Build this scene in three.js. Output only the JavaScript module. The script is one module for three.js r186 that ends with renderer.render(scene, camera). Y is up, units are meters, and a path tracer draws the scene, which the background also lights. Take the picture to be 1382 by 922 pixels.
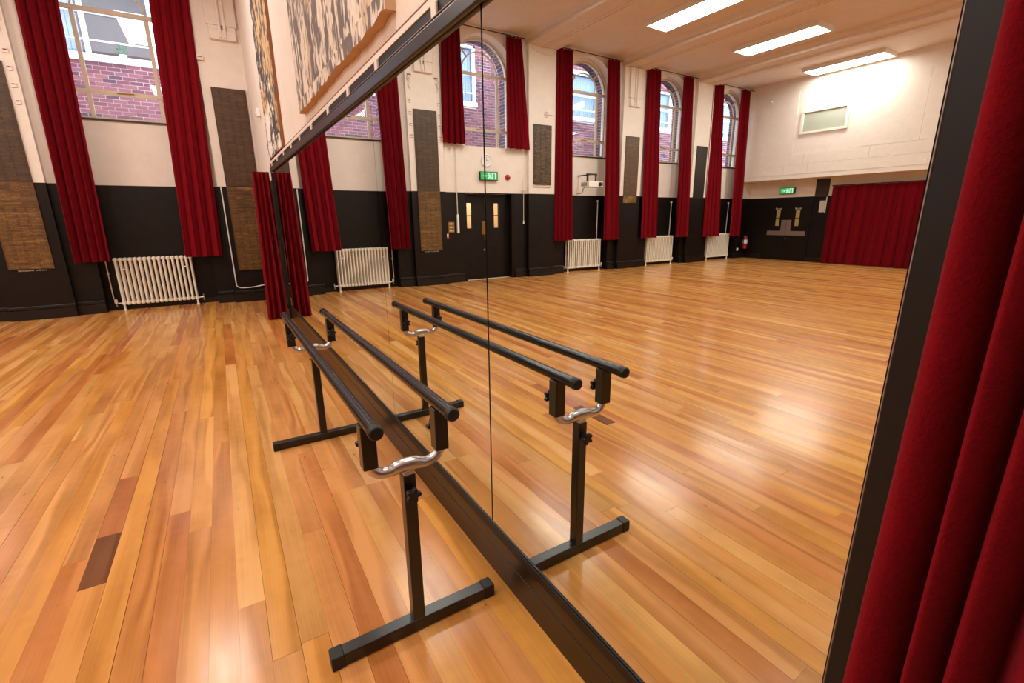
import * as THREE from 'three';
import { RoundedBoxGeometry } from 'three/addons/geometries/RoundedBoxGeometry.js';
import { mergeGeometries } from 'three/addons/utils/BufferGeometryUtils.js';
import { RectAreaLightUniformsLib } from 'three/addons/lights/RectAreaLightUniformsLib.js';

// ------------------------------------------------------------------ camera, sky, exposure
// metres; the mirror glass is close to the plane x = 0 (turned by half a degree), the hall lies at x < 0, the window wall at z = 0
const scene = new THREE.Scene();
const renderer = new THREE.WebGLRenderer({ antialias: true });
renderer.toneMapping = THREE.LinearToneMapping;
renderer.toneMappingExposure = 1.4;
renderer.shadowMap.enabled = true;
RectAreaLightUniformsLib.init();

const camera = new THREE.PerspectiveCamera(2 * Math.atan(461 / 628.633) * 180 / Math.PI, 1382 / 922, 0.05, 100);
{
  const rad = (d) => d * Math.PI / 180, yaw = rad(31.2743), pitch = rad(14.8818), roll = rad(-0.5327);
  const F = new THREE.Vector3(Math.sin(yaw) * Math.cos(pitch), -Math.sin(pitch), -Math.cos(yaw) * Math.cos(pitch));
  const R0 = new THREE.Vector3(Math.cos(yaw), 0, Math.sin(yaw)), U0 = new THREE.Vector3().crossVectors(R0, F);
  const R = R0.clone().multiplyScalar(Math.cos(roll)).addScaledVector(U0, Math.sin(roll));
  const U = U0.clone().multiplyScalar(Math.cos(roll)).addScaledVector(R0, -Math.sin(roll));
  camera.position.set(-0.7748, 1.44, 9.8258);
  camera.quaternion.setFromRotationMatrix(new THREE.Matrix4().makeBasis(R, U, F.clone().negate()));
}
scene.background = new THREE.Color().setRGB(0.74, 0.83, 1.0);      // pale overcast daylight over the alley
scene.backgroundIntensity = 5.5;

const LAMP_COLOR = new THREE.Color().setRGB(1.0, 0.935, 0.865);
const LAMP_INTENSITY = 18;

// ------------------------------------------------------------------ small tools
let seed = 12345;
const rnd = () => { seed = (seed * 1664525 + 1013904223) >>> 0; return seed / 4294967296; };
const rr = (a, b) => a + (b - a) * rnd();
const hash = (x, y, s = 0) => { let h = (x * 374761393 + y * 668265263 + s * 974634777) | 0; h = Math.imul(h ^ (h >>> 13), 1274126177); h ^= h >>> 16; return (h >>> 0) / 4294967296; };
function vnoise(x, y, s = 0, px = 0, py = 0) {                       // value noise, optional period
  const xi = Math.floor(x), yi = Math.floor(y), fx = x - xi, fy = y - yi, u = fx * fx * (3 - 2 * fx), v = fy * fy * (3 - 2 * fy);
  const w = (i, p) => p ? ((i % p) + p) % p : i;
  const a = hash(w(xi, px), w(yi, py), s), b = hash(w(xi + 1, px), w(yi, py), s), c = hash(w(xi, px), w(yi + 1, py), s), d = hash(w(xi + 1, px), w(yi + 1, py), s);
  return a + (b - a) * u + (c - a) * v + (a - b - c + d) * u * v;
}
const taken = {};
const numbered = (n) => { const k = taken[n] = (taken[n] ?? -1) + 1; return k ? n + '_' + String(k).padStart(3, '0') : n; };
function tag(o, label, category, group) { o.userData.label = label; o.userData.category = category; if (group) o.userData.group = group; return o; }
function thing(name, label, category, pos = [0, 0, 0], group) {
  const o = new THREE.Group(); o.name = numbered(name); o.position.set(...pos); scene.add(o); return tag(o, label, category, group);
}
function struct(name, parent = scene) { const o = new THREE.Group(); o.name = numbered(name); o.userData.kind = 'structure'; parent.add(o); return o; }
function part(name, geo, mat, parent, label) {
  const m = new THREE.Mesh(geo, mat); m.name = name; parent.add(m); if (label) m.userData.label = label; return m;
}
const box = (x0, x1, y0, y1, z0, z1) => new THREE.BoxGeometry(x1 - x0, y1 - y0, z1 - z0).translate((x0 + x1) / 2, (y0 + y1) / 2, (z0 + z1) / 2);
const rbox = (x0, x1, y0, y1, z0, z1, r = 0.004, s = 1) => new RoundedBoxGeometry(x1 - x0, y1 - y0, z1 - z0, s, Math.min(r, (x1 - x0) / 2.01, (y1 - y0) / 2.01, (z1 - z0) / 2.01)).translate((x0 + x1) / 2, (y0 + y1) / 2, (z0 + z1) / 2);
const V3 = (x, y, z) => new THREE.Vector3(x, y, z);
const tube = (pts, r, seg = 40, rs = 10) => new THREE.TubeGeometry(new THREE.CatmullRomCurve3(pts.map((p) => V3(...p))), seg, r, rs, false);
function rod(a, b, r, rs = 12, r2 = r) {
  const A = V3(...a), B = V3(...b), d = B.clone().sub(A), g = new THREE.CylinderGeometry(r2, r, d.length(), rs);
  g.applyQuaternion(new THREE.Quaternion().setFromUnitVectors(V3(0, 1, 0), d.clone().normalize()));
  return g.translate((A.x + B.x) / 2, (A.y + B.y) / 2, (A.z + B.z) / 2);
}
const merge = (list) => mergeGeometries(list.map((g) => { const q = g.index ? g.toNonIndexed() : g; for (const k of Object.keys(q.attributes)) if (!['position', 'normal', 'uv'].includes(k)) q.deleteAttribute(k); return q; }));
const lin = (r, g, b) => new THREE.Color().setRGB(r / 255, g / 255, b / 255, THREE.SRGBColorSpace);
function dataTex(w, h, fn, srgb = true) {
  const d = new Uint8Array(w * h * 4);
  for (let y = 0; y < h; y++) for (let x = 0; x < w; x++) {
    const c = fn(x, y, w, h), i = (y * w + x) * 4;
    if (typeof c === 'number') d[i] = d[i + 1] = d[i + 2] = Math.max(0, Math.min(255, c * 255));
    else for (let k = 0; k < 3; k++) d[i + k] = Math.max(0, Math.min(255, c[k] * 255));
    d[i + 3] = 255;
  }
  const t = new THREE.DataTexture(d, w, h, THREE.RGBAFormat);
  t.wrapS = t.wrapT = THREE.RepeatWrapping; t.magFilter = THREE.LinearFilter; t.minFilter = THREE.LinearMipmapLinearFilter; t.generateMipmaps = true;
  if (srgb) t.colorSpace = THREE.SRGBColorSpace; t.needsUpdate = true; return t;
}
const mat = (color, roughness = 0.6, more = {}) => new THREE.MeshPhysicalMaterial({ color, roughness, ...more });
function uvPlanar(g, scale = 1) {                                     // uv in metres by the dominant normal
  const p = g.attributes.position, n = g.attributes.normal, uv = new Float32Array(p.count * 2);
  for (let i = 0; i < p.count; i++) {
    const ax = Math.abs(n.getX(i)), ay = Math.abs(n.getY(i)), az = Math.abs(n.getZ(i));
    const [u, v] = ax > ay && ax > az ? [p.getZ(i), p.getY(i)] : ay > az ? [p.getX(i), p.getZ(i)] : [p.getX(i), p.getY(i)];
    uv[2 * i] = u * scale; uv[2 * i + 1] = v * scale;
  }
  g.setAttribute('uv', new THREE.BufferAttribute(uv, 2)); return g;
}

// the mirror wall is not quite square to the window wall: everything on it turns about one upright line
const TURN = 0.4652 * Math.PI / 180, PIVOT_Z = 7.0487;
function onMirrorWall(o) {
  const c = Math.cos(TURN), s = Math.sin(TURN), x = o.position.x, z = o.position.z - PIVOT_Z;
  o.position.x = x * c + z * s; o.position.z = PIVOT_Z - x * s + z * c; o.rotation.y += TURN; return o;
}

// ------------------------------------------------------------------ materials
const plasterTex = dataTex(512, 512, (x, y) => 0.955 + 0.045 * (0.5 * vnoise(x / 64, y / 64, 1, 8, 8) + 0.3 * vnoise(x / 16, y / 16, 2, 32, 32) + 0.2 * vnoise(x / 4, y / 4, 3, 128, 128)));
const plasterBump = dataTex(512, 512, (x, y) => 0.6 * vnoise(x / 24, y / 24, 5, 21, 21) + 0.4 * vnoise(x / 5, y / 5, 6, 102, 102), false);
const darkTex = dataTex(512, 512, (x, y) => { const s = vnoise(x / 3, y / 40, 9, 170, 12), m = vnoise(x / 60, y / 60, 8, 8, 8); return 0.72 + 0.2 * m + (s > 0.93 ? 0.08 : 0); });
const M = {};
M.wall = mat(lin(238, 226, 215), 0.75, { map: plasterTex, bumpMap: plasterBump, bumpScale: 0.0015 });
M.ceiling = mat(lin(230, 213, 200), 0.85, { map: plasterTex, bumpMap: plasterBump, bumpScale: 0.001 });
M.dado = mat(lin(27, 18, 14), 0.42, { specularIntensity: 0.6, map: darkTex, bumpMap: plasterBump, bumpScale: 0.0015 });
M.skirting = mat(lin(27, 20, 18), 0.35, { map: darkTex });
M.mirrorSkirting = mat(lin(40, 25, 17), 0.28, { map: darkTex });
M.mirror = new THREE.MeshPhysicalMaterial({ color: new THREE.Color().setRGB(0.845, 0.93, 0.935), metalness: 1, roughness: 0 });
M.blackPaint = mat(lin(20, 15, 13), 0.45, { specularIntensity: 0.6 });
M.blackMetal = mat(lin(15, 12, 11), 0.33, { clearcoat: 0.25, clearcoatRoughness: 0.3 });
M.blackFoam = mat(lin(16, 13, 13), 0.26);
M.blackPlastic = mat(lin(18, 17, 17), 0.5);
M.silver = mat(lin(205, 203, 205), 0.3, { metalness: 0.9 });
M.cream = mat(lin(226, 212, 190), 0.4);
M.radiator = mat(lin(238, 228, 210), 0.38);
M.windowFrame = mat(lin(212, 196, 172), 0.5);
M.sill = mat(lin(46, 40, 38), 0.5);
M.glass = new THREE.MeshPhysicalMaterial({ color: 0xffffff, roughness: 0.0, transmission: 1, thickness: 0, ior: 1.5 });
M.whitePlastic = mat(lin(236, 232, 226), 0.4);
M.brass = mat(lin(168, 128, 62), 0.35, { metalness: 0.85 });
M.steelPlate = mat(lin(150, 132, 126), 0.45, { metalness: 0.55 });
M.red = mat(lin(170, 22, 20), 0.35, { clearcoat: 0.5 });
M.whiteTrim = mat(lin(238, 226, 215), 0.6, { map: plasterTex });
M.brownTrim = mat(lin(150, 92, 56), 0.6);
M.woodEdge = mat(lin(206, 168, 128), 0.75);
M.whitePaint = mat(lin(236, 238, 242), 0.4);
M.paper = mat(lin(196, 186, 176), 0.8);

// cloth
const clothTex = dataTex(256, 256, (x, y) => 0.80 + 0.14 * vnoise(x / 2, y / 2, 21, 128, 128) + 0.06 * vnoise(x / 30, y / 30, 22, 8, 8));
const clothBump = dataTex(256, 256, (x, y) => 0.5 * vnoise(x / 1.6, y / 1.6, 23, 160, 160) + 0.5 * vnoise(x / 6, y / 6, 24, 42, 42), false);
M.redCloth = mat(lin(130, 7, 23), 0.95, { map: clothTex, bumpMap: clothBump, bumpScale: 0.0008, sheen: 0.35, sheenColor: lin(170, 20, 35), sheenRoughness: 0.5, specularIntensity: 0.3 });

// floor boards: fine straight grain along v, cathedral swirls here and there, on a palette of maple-like tints
const grainTex = dataTex(1024, 2048, (x, y, w, h) => {
  const u = x / w, v = y / h;
  const warp = vnoise(u * 12, v * 7, 31, 12, 7);
  const streak = vnoise(u * 26 + 2.2 * warp, v * 3, 38, 0, 3), band = vnoise(u * 11 + 1.2 * warp, v * 2, 39, 0, 2);
  const fine = vnoise(u * 300 + 4 * warp, v * 10, 33, 0, 10), blot = vnoise(u * 10, v * 14, 35, 10, 14), cross = vnoise(u * 24, v * 90, 36, 24, 90), fleck = vnoise(u * 230, v * 80, 34, 230, 80);
  let l = 0.84 + 0.19 * (streak - 0.5) + 0.14 * (band - 0.5) + 0.05 * (fine - 0.5) + 0.08 * (blot - 0.5) + 0.035 * (cross - 0.5);
  if (fleck > 0.975) l -= 0.10;
  const gx = Math.floor(u * 24), gy = Math.floor(v * 16);
  if (hash(gx, gy, 37) > 0.988) { const d = Math.hypot((u - (gx + hash(gx, gy, 41)) / 24) * (80 + 70 * hash(gx, gy, 42)), (v - (gy + hash(gx, gy, 43)) / 16) * (110 + 90 * hash(gx, gy, 44))); if (d < 1) l -= 0.45 * (1 - d) * (1 - d); }
  const warm = 0.10 * (band - 0.5) + 0.10 * (streak - 0.5) + 0.05 * (blot - 0.5);
  return [l + 0.11 + 0.25 * warm, l + 0.08 + 0.6 * warm, l + 0.03 + 1.3 * warm];
});
const floorRough = dataTex(1024, 1024, (x, y) => { const a = vnoise(x / 90, y / 90, 41, 11, 11), b = vnoise(x / 14, y / 14, 42, 73, 73); return [0, 0.16 + 0.06 * a + 0.03 * b, 0]; }, false);
const floorBump = dataTex(256, 256, (x, y) => vnoise(x / 16, y / 64, 44, 16, 4), false);
M.floor = new THREE.MeshPhysicalMaterial({ color: 0xffffff, map: grainTex, vertexColors: true, roughness: 1, roughnessMap: floorRough, bumpMap: floorBump, bumpScale: 0.0004, specularIntensity: 0.56 });
M.subfloor = mat(lin(50, 32, 20), 0.9);

// ------------------------------------------------------------------ the hall's dimensions
const HALL_X = -14.55, BACK_X = -15.2, HALL_Z = 11.4, CEIL = 5.36, DADO = 2.0;
const WIN = [-1.745, -4.74, -7.78, -10.86, -13.72];                 // window centres
const PIL = [[-0.70, 0], [-3.63, -2.87], [-6.60, -5.83], [-9.63, -8.85], [-12.60, -11.82]];
const FACE = -0.02, NICHE = -0.24, OUTER = -0.40, PILZ = 0.08, GLASS = -0.295;
const NW = 0.78, SPRING = 4.49, SILL = 2.985, GW = 0.73;            // niche half width, arch spring, sill, glazing half width

// ------------------------------------------------------------------ floor
{
  const floor = struct('floor');
  part('subfloor', box(BACK_X - 0.2, 0.2, -0.12, -0.022, OUTER, HALL_Z + 0.2), M.subfloor, floor);
  const palette = [[212, 149, 84], [217, 158, 94], [207, 140, 78], [222, 168, 104], [202, 133, 77], [214, 152, 80], [193, 124, 80], [222, 161, 82], [211, 150, 92], [200, 129, 70]];
  const weights = [6, 6, 4, 5, 2.2, 4, 1.5, 2.5, 5, 1.6], tot = weights.reduce((a, b) => a + b);
  const pick = () => { let t = rnd() * tot; for (let i = 0; i < weights.length; i++) { t -= weights[i]; if (t < 0) return palette[i]; } return palette[0]; };
  const planks = [];
  const addPlank = (xa, xb, za, zb, tint) => {
    const gap = rnd() < 0.22 ? 0.0010 : 0.00018, y = rr(-0.0003, 0);
    const g = box(xa + gap, xb - gap, -0.02, y, za + gap, zb - gap), p = g.attributes.position;
    const uv = new Float32Array(p.count * 2), col = new Float32Array(p.count * 3), ou = rnd(), ov = rnd(), c = lin(...tint), k = rr(0.90, 1.0);
    for (let i = 0; i < p.count; i++) {
      uv[2 * i] = ou + p.getX(i) / 0.9; uv[2 * i + 1] = ov + p.getZ(i) / 3.2;
      col[3 * i] = Math.min(1, c.r * k); col[3 * i + 1] = Math.min(1, c.g * k); col[3 * i + 2] = Math.min(1, c.b * k);
    }
    g.setAttribute('uv', new THREE.BufferAttribute(uv, 2)); g.setAttribute('color', new THREE.BufferAttribute(col, 3));
    planks.push({ g, d: Math.hypot((xa + xb) / 2 + 0.775, ((za + zb) / 2 - 9.3)) + ((za + zb) / 2 > 9.6 ? 9 : 0) });
  };
  for (let i = -1; ; i++) {
    const xb = -0.092 * i, xa = -0.092 * (i + 1);
    if (xb < BACK_X) break;
    let z = NICHE - rr(0, 1.5);
    const cuts = [];
    while (z < HALL_Z) { const len = rnd() < 0.13 ? rr(0.35, 0.9) : rr(1.5, 4.2); cuts.push([z, Math.min(HALL_Z + 0.15, z + len)]); z += len; }
    for (const [a, b] of cuts) {
      const za = Math.max(a, OUTER + 0.01), zb = b; if (zb - za < 0.05) continue;
      if (i === 15 && za < 7.58 && zb > 7.2) {                         // the short dark repair board
        if (za < 7.2) addPlank(xa, xb, za, 7.2, pick());
        addPlank(xa, xb, Math.max(za, 7.2), Math.min(zb, 7.58), [120, 76, 48]);
        if (zb > 7.58) addPlank(xa, xb, 7.58, zb, pick());
      } else addPlank(xa, xb, za, zb, pick());
    }
  }
  planks.sort((a, b) => a.d - b.d);
  planks.slice(0, 295).forEach((p) => part('plank', p.g, M.floor, floor));
  const rest = planks.slice(295).map((p) => p.g.toNonIndexed());
  const far = part('distant_planks', mergeGeometries(rest), M.floor, floor); far.userData.kind = 'stuff';
}

// ------------------------------------------------------------------ window wall
function archPath(cx, w, y0, spring, Klass = THREE.Path) {
  const p = new Klass(); p.moveTo(cx - w, y0); p.lineTo(cx + w, y0); p.lineTo(cx + w, spring); p.absarc(cx, spring, w, 0, Math.PI, false); p.lineTo(cx - w, y0); return p;
}
const ex = (shape, z0, z1, seg = 20) => uvPlanar(new THREE.ExtrudeGeometry(shape, { depth: z1 - z0, bevelEnabled: false, curveSegments: seg }).translate(0, 0, z0));
const DOOR = { x0: -5.46, x1: -4.10, top: 1.985 };
{
  const wall = struct('wall_north');
  const niches = [0, 2, 3, 4].map((i) => WIN[i]);
  const s = new THREE.Shape(); s.moveTo(BACK_X - 0.2, DADO);
  for (const cx of [...niches].sort((a, b) => a - b)) {
    s.lineTo(cx - NW, DADO); s.lineTo(cx - NW, SPRING);
    for (let k = 1; k < 28; k++) { const a = Math.PI * (1 - k / 28); s.lineTo(cx + NW * Math.cos(a), SPRING + NW * Math.sin(a)); }
    s.lineTo(cx + NW, SPRING); s.lineTo(cx + NW, DADO);
  }
  s.lineTo(0.2, DADO); s.lineTo(0.2, CEIL + 0.1); s.lineTo(BACK_X - 0.2, CEIL + 0.1); s.closePath();
  s.holes.push(archPath(WIN[1], 0.75, SILL, SPRING));
  part('upper_wall', ex(s, NICHE, FACE), M.wall, wall);
  const b = new THREE.Shape(); b.moveTo(BACK_X - 0.2, DADO); b.lineTo(0.2, DADO); b.lineTo(0.2, CEIL + 0.1); b.lineTo(BACK_X - 0.2, CEIL + 0.1); b.closePath();
  for (const cx of WIN) b.holes.push(archPath(cx, GW, SILL, SPRING));
  part('niche_wall', ex(b, OUTER, NICHE - 0.001, 28), M.wall, wall);
  // black dado
  let x = 0.2;
  for (const [xr, xl] of [[WIN[0] + NW, WIN[0] - NW], [DOOR.x1, DOOR.x0], [WIN[2] + NW, WIN[2] - NW], [WIN[3] + NW, WIN[3] - NW], [WIN[4] + NW, WIN[4] - NW], [BACK_X - 0.2, BACK_X - 0.2]]) { part('dado_panel', uvPlanar(box(xr, x, -0.02, DADO, NICHE, FACE)), M.dado, wall); x = xl; }
  part('dado_panel', uvPlanar(box(DOOR.x1, 0.2, -0.02, DADO, OUTER, NICHE - 0.001)), M.dado, wall);
  part('dado_panel', uvPlanar(box(BACK_X - 0.2, DOOR.x0, -0.02, DADO, OUTER, NICHE - 0.001)), M.dado, wall);
  part('door_head', uvPlanar(box(DOOR.x0, DOOR.x1, DOOR.top, DADO, OUTER, FACE)), M.dado, wall);
  // pilasters, two-tone like the wall
  for (const [a, c] of PIL) {
    part('pilaster', uvPlanar(box(a, c === 0 ? 0.01 : c, DADO, CEIL, FACE, PILZ)), M.wall, wall);
    part('pilaster_base', uvPlanar(box(a, c === 0 ? 0.01 : c, 0, DADO, FACE, PILZ)), M.dado, wall);
  }
  // skirting board: plinth with a stepped bead, following the pilasters
  const base = struct('baseboard_north');
  const run = (a, c, z) => {
    part('skirting_board', box(a, c, 0, 0.15, z - 0.02, z + 0.035), M.skirting, base);
    part('skirting_bead', rbox(a, c, 0.15, 0.205, z - 0.02, z + 0.02, 0.01), M.skirting, base);
  };
  const gaps = [[WIN[0] + NW, WIN[0] - NW], [DOOR.x1 + 0.02, DOOR.x0 - 0.02], [WIN[2] + NW, WIN[2] - NW], [WIN[3] + NW, WIN[3] - NW], [WIN[4] + NW, WIN[4] - NW]];
  for (let i = 0; i < 5; i++) {
    run(PIL[i][0] - 0.001, PIL[i][1] || 0.01, PILZ);
    run(gaps[i][0], PIL[i][0], FACE);
    const next = PIL[i + 1] ? PIL[i + 1][1] : BACK_X; run(next, gaps[i][1], FACE);
  }
  for (const i of [0, 2, 3, 4]) part('niche_plinth', box(WIN[i] - NW, WIN[i] + NW, 0, 0.09, NICHE, NICHE + 0.02), M.skirting, base);
}

// windows: steel frames with an arched head; every pane is a mesh of its own
const BAY = ['beside the mirror', 'above the double doors', 'above the projector', 'between the second and third honours pilasters', 'next to the gallery wall'];
function ringSector(cx, cy, r0, r1, a0, a1, n = 14) {
  const s = new THREE.Shape();
  for (let i = 0; i <= n; i++) { const a = a0 + (a1 - a0) * i / n; s[i ? 'lineTo' : 'moveTo'](cx + r1 * Math.cos(a), cy + r1 * Math.sin(a)); }
  for (let i = n; i >= 0; i--) { const a = a0 + (a1 - a0) * i / n; s.lineTo(cx + r0 * Math.cos(a), cy + r0 * Math.sin(a)); }
  s.closePath(); return s;
}
const revealBrick = [[112, 76, 84], [98, 66, 78], [124, 88, 92], [82, 62, 80]].map((c) => mat(lin(...c), 0.85, { map: plasterTex }));
const jambBrick = new THREE.BoxGeometry(0.10, 0.063, 0.222), archBrick = new THREE.BoxGeometry(0.10, 0.066, 0.222);
{
  const b = new THREE.Shape(); b.moveTo(BACK_X - 0.2, 2.62); b.lineTo(0.2, 2.62); b.lineTo(0.2, 5.5); b.lineTo(BACK_X - 0.2, 5.5); b.closePath();
  for (const cx of WIN) b.holes.push(archPath(cx, GW + 0.006, SILL, SPRING));
  const o = struct('wall_outer'); part('mortar_skin', ex(b, OUTER - 0.225, OUTER - 0.002, 28), mat(lin(190, 184, 182), 0.9), o);
}
WIN.forEach((cx, i) => {
  const w = struct('window_' + (i + 1));
  for (const q of [-1, 1]) for (let k = 0; k < 20; k++) { const m = part('jamb_brick', jambBrick, revealBrick[Math.floor(hash(k, i, 5 + q) * 3.99)], w); m.position.set(cx + q * (GW + 0.05), SILL + 0.035 + k * 0.075, OUTER - 0.114); }
  for (let k = 0; k < 30; k++) { const a = Math.PI * (k + 0.5) / 30, m = part('arch_brick', archBrick, revealBrick[Math.floor(hash(k, i, 9) * 3.99)], w); m.position.set(cx + (GW + 0.05) * Math.cos(a), SPRING + (GW + 0.05) * Math.sin(a), OUTER - 0.114); m.rotation.z = a; }
  const T1 = 3.375, T2 = SPRING + 0.015, MX = 0.445, z0 = GLASS - 0.02, z1 = GLASS + 0.025, f = M.windowFrame;
  part('jamb', box(cx - GW, cx - GW + 0.035, SILL, T2, z0, z1), f, w);
  part('jamb', box(cx + GW - 0.035, cx + GW, SILL, T2, z0, z1), f, w);
  part('bottom_rail', box(cx - GW, cx + GW, SILL, SILL + 0.035, z0, z1), f, w);
  part('transom', rbox(cx - GW, cx + GW, T1 - 0.03, T1 + 0.03, z0, z1 + 0.015, 0.005), f, w);
  part('transom', rbox(cx - GW, cx + GW, T2 - 0.03, T2 + 0.03, z0, z1 + 0.015, 0.005), f, w);
  part('mullion', rbox(cx - MX - 0.028, cx - MX + 0.028, SILL, T2, z0, z1 + 0.008, 0.005), f, w);
  part('mullion', rbox(cx + MX - 0.028, cx + MX + 0.028, SILL, T2, z0, z1 + 0.008, 0.005), f, w);
  part('arch_frame', ex(ringSector(cx, SPRING, GW - 0.04, GW, 0, Math.PI, 30), z0, z1), f, w);
  part('inner_arch', ex(ringSector(cx, T2, MX - 0.012, MX + 0.012, 0, Math.PI, 24), z0, z1), f, w);
  for (const a of [Math.PI * 0.27, Math.PI * 0.73]) part('glazing_bar', new THREE.BoxGeometry(0.28, 0.02, 0.04).rotateZ(a).translate(cx + 0.575 * Math.cos(a), SPRING + 0.575 * Math.sin(a), GLASS), f, w);
  part('window_sill', box(cx - NW + 0.005, cx + NW - 0.005, SILL - 0.022, SILL + 0.003, NICHE - 0.02, NICHE + 0.022), M.sill, w);
  part('window_stay', rod([cx - 0.1, T1 + 0.005, z1 + 0.03], [cx + 0.12, T1 + 0.012, z1 + 0.03], 0.008), M.brass, w);
  const pane = (g) => part('pane', g, M.glass, w);
  const quad = (x0, x1, y0, y1, tilt = 0) => new THREE.PlaneGeometry(x1 - x0, y1 - y0).rotateX(tilt).translate((x0 + x1) / 2, (y0 + y1) / 2, GLASS);
  const xs = [[-GW + 0.03, -MX - 0.025], [-MX + 0.025, MX - 0.025], [MX + 0.025, GW - 0.03]];
  for (const [a, c] of xs) { pane(quad(cx + a, cx + c, SILL + 0.03, T1 - 0.028, 0.004)); pane(quad(cx + a, cx + c, T1 + 0.028, T2 - 0.028, -0.004)); }
  const half = new THREE.Shape(); half.absarc(cx, T2 + 0.02, MX - 0.01, 0, Math.PI, false); half.closePath();
  pane(new THREE.ShapeGeometry(half, 24).translate(0, 0, GLASS));
  for (const [a, b] of [[0.045, 0.262], [0.278, 0.722], [0.738, 0.955]]) pane(new THREE.ShapeGeometry(ringSector(cx, SPRING, MX + 0.02, GW - 0.035, Math.PI * a, Math.PI * b, 12)).translate(0, 0, GLASS));
});

// double doors below window_2
{
  const fr = struct('trim_1');
  part('door_jamb', box(DOOR.x0, DOOR.x0 + 0.06, 0, DOOR.top, -0.26, FACE - 0.005), M.dado, fr);
  part('door_jamb', box(DOOR.x1 - 0.06, DOOR.x1, 0, DOOR.top, -0.26, FACE - 0.005), M.dado, fr);
  const mid = -4.785, z0 = -0.245, z1 = -0.2;
  const leaf = (n, x0, x1, px) => {
    const d = struct(n), pw = 0.065, py0 = 1.21, py1 = 1.775;
    const s = new THREE.Shape(); s.moveTo(x0, 0.012); s.lineTo(x1, 0.012); s.lineTo(x1, 1.978); s.lineTo(x0, 1.978); s.closePath();
    const h = new THREE.Path(); h.moveTo(px - pw, py0); h.lineTo(px + pw, py0); h.lineTo(px + pw, py1); h.lineTo(px - pw, py1); h.closePath(); s.holes.push(h);
    part('door_leaf', ex(s, z0, z1), M.dado, d);
    part('vision_pane', new THREE.PlaneGeometry(2 * pw, py1 - py0).translate(px, (py0 + py1) / 2, -0.225), M.glass, d, 'narrow clear vision pane');
    part('pane_bar', box(px - pw, px + pw, 1.485, 1.505, -0.232, -0.198), M.blackPaint, d);
    return d;
  };
  const d1 = leaf('door_1', mid + 0.003, DOOR.x1 - 0.062, -4.345), d2 = leaf('door_2', DOOR.x0 + 0.062, mid - 0.003, -5.07);
  part('push_plate', rbox(mid + 0.02, mid + 0.11, 1.06, 1.36, z1, z1 + 0.004, 0.002), M.brass, d1, 'brass push plate');
  part('door_handle', merge([rod([mid + 0.065, 1.03, z1], [mid + 0.065, 1.03, z1 + 0.05], 0.01), rod([mid + 0.065, 1.03, z1 + 0.045], [mid + 0.065, 0.93, z1 + 0.045], 0.009)]), M.brass, d1, 'brass lever handle');
  part('lock_cylinder', rod([mid + 0.06, 0.70, z1], [mid + 0.06, 0.70, z1 + 0.012], 0.022), M.silver, d1);
  part('door_closer', rbox(mid + 0.03, mid + 0.05, 1.72, 1.95, z1, z1 + 0.02, 0.004), M.blackMetal, d1);
  part('threshold', box(DOOR.x0, DOOR.x1, -0.001, 0.008, -0.27, -0.16), M.cream, fr);
  // lobby behind the doors, seen through the two vision panes
  const lobby = struct('wall_lobby');
  const lw = mat(lin(214, 176, 132), 0.6), lx0 = -6.0, lx1 = -3.6;
  part('lobby_back', box(lx0, lx1, 0, 2.4, -2.1, -2.0), lw, lobby);
  part('lobby_side', box(lx0 - 0.1, lx0, 0, 2.4, -2.1, OUTER - 0.002), lw, lobby);
  part('lobby_side', box(lx1, lx1 + 0.1, 0, 2.4, -2.1, OUTER - 0.002), lw, lobby);
  part('lobby_ceiling', box(lx0 - 0.1, lx1 + 0.1, 2.4, 2.5, -2.1, OUTER - 0.002), M.ceiling, lobby);
  part('lobby_floor', box(lx0 - 0.1, lx1 + 0.1, -0.1, -0.001, -2.1, OUTER - 0.002), M.cream, lobby);
  const lamp = thing('lobby_light', 'small round ceiling light in the lobby behind the double doors', 'light', [-4.8, 2.4, -1.2]);
  part('shade', new THREE.CylinderGeometry(0.14, 0.16, 0.06, 24).translate(0, -0.03, 0), mat(lin(255, 244, 225), 0.5, { emissive: lin(255, 236, 205), emissiveIntensity: 1.5 }), lamp);
  const l = new THREE.PointLight(LAMP_COLOR, 5, 0, 2); l.position.set(0, -0.12, 0); l.shadow.radius = 3; lamp.add(l);
}

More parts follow.
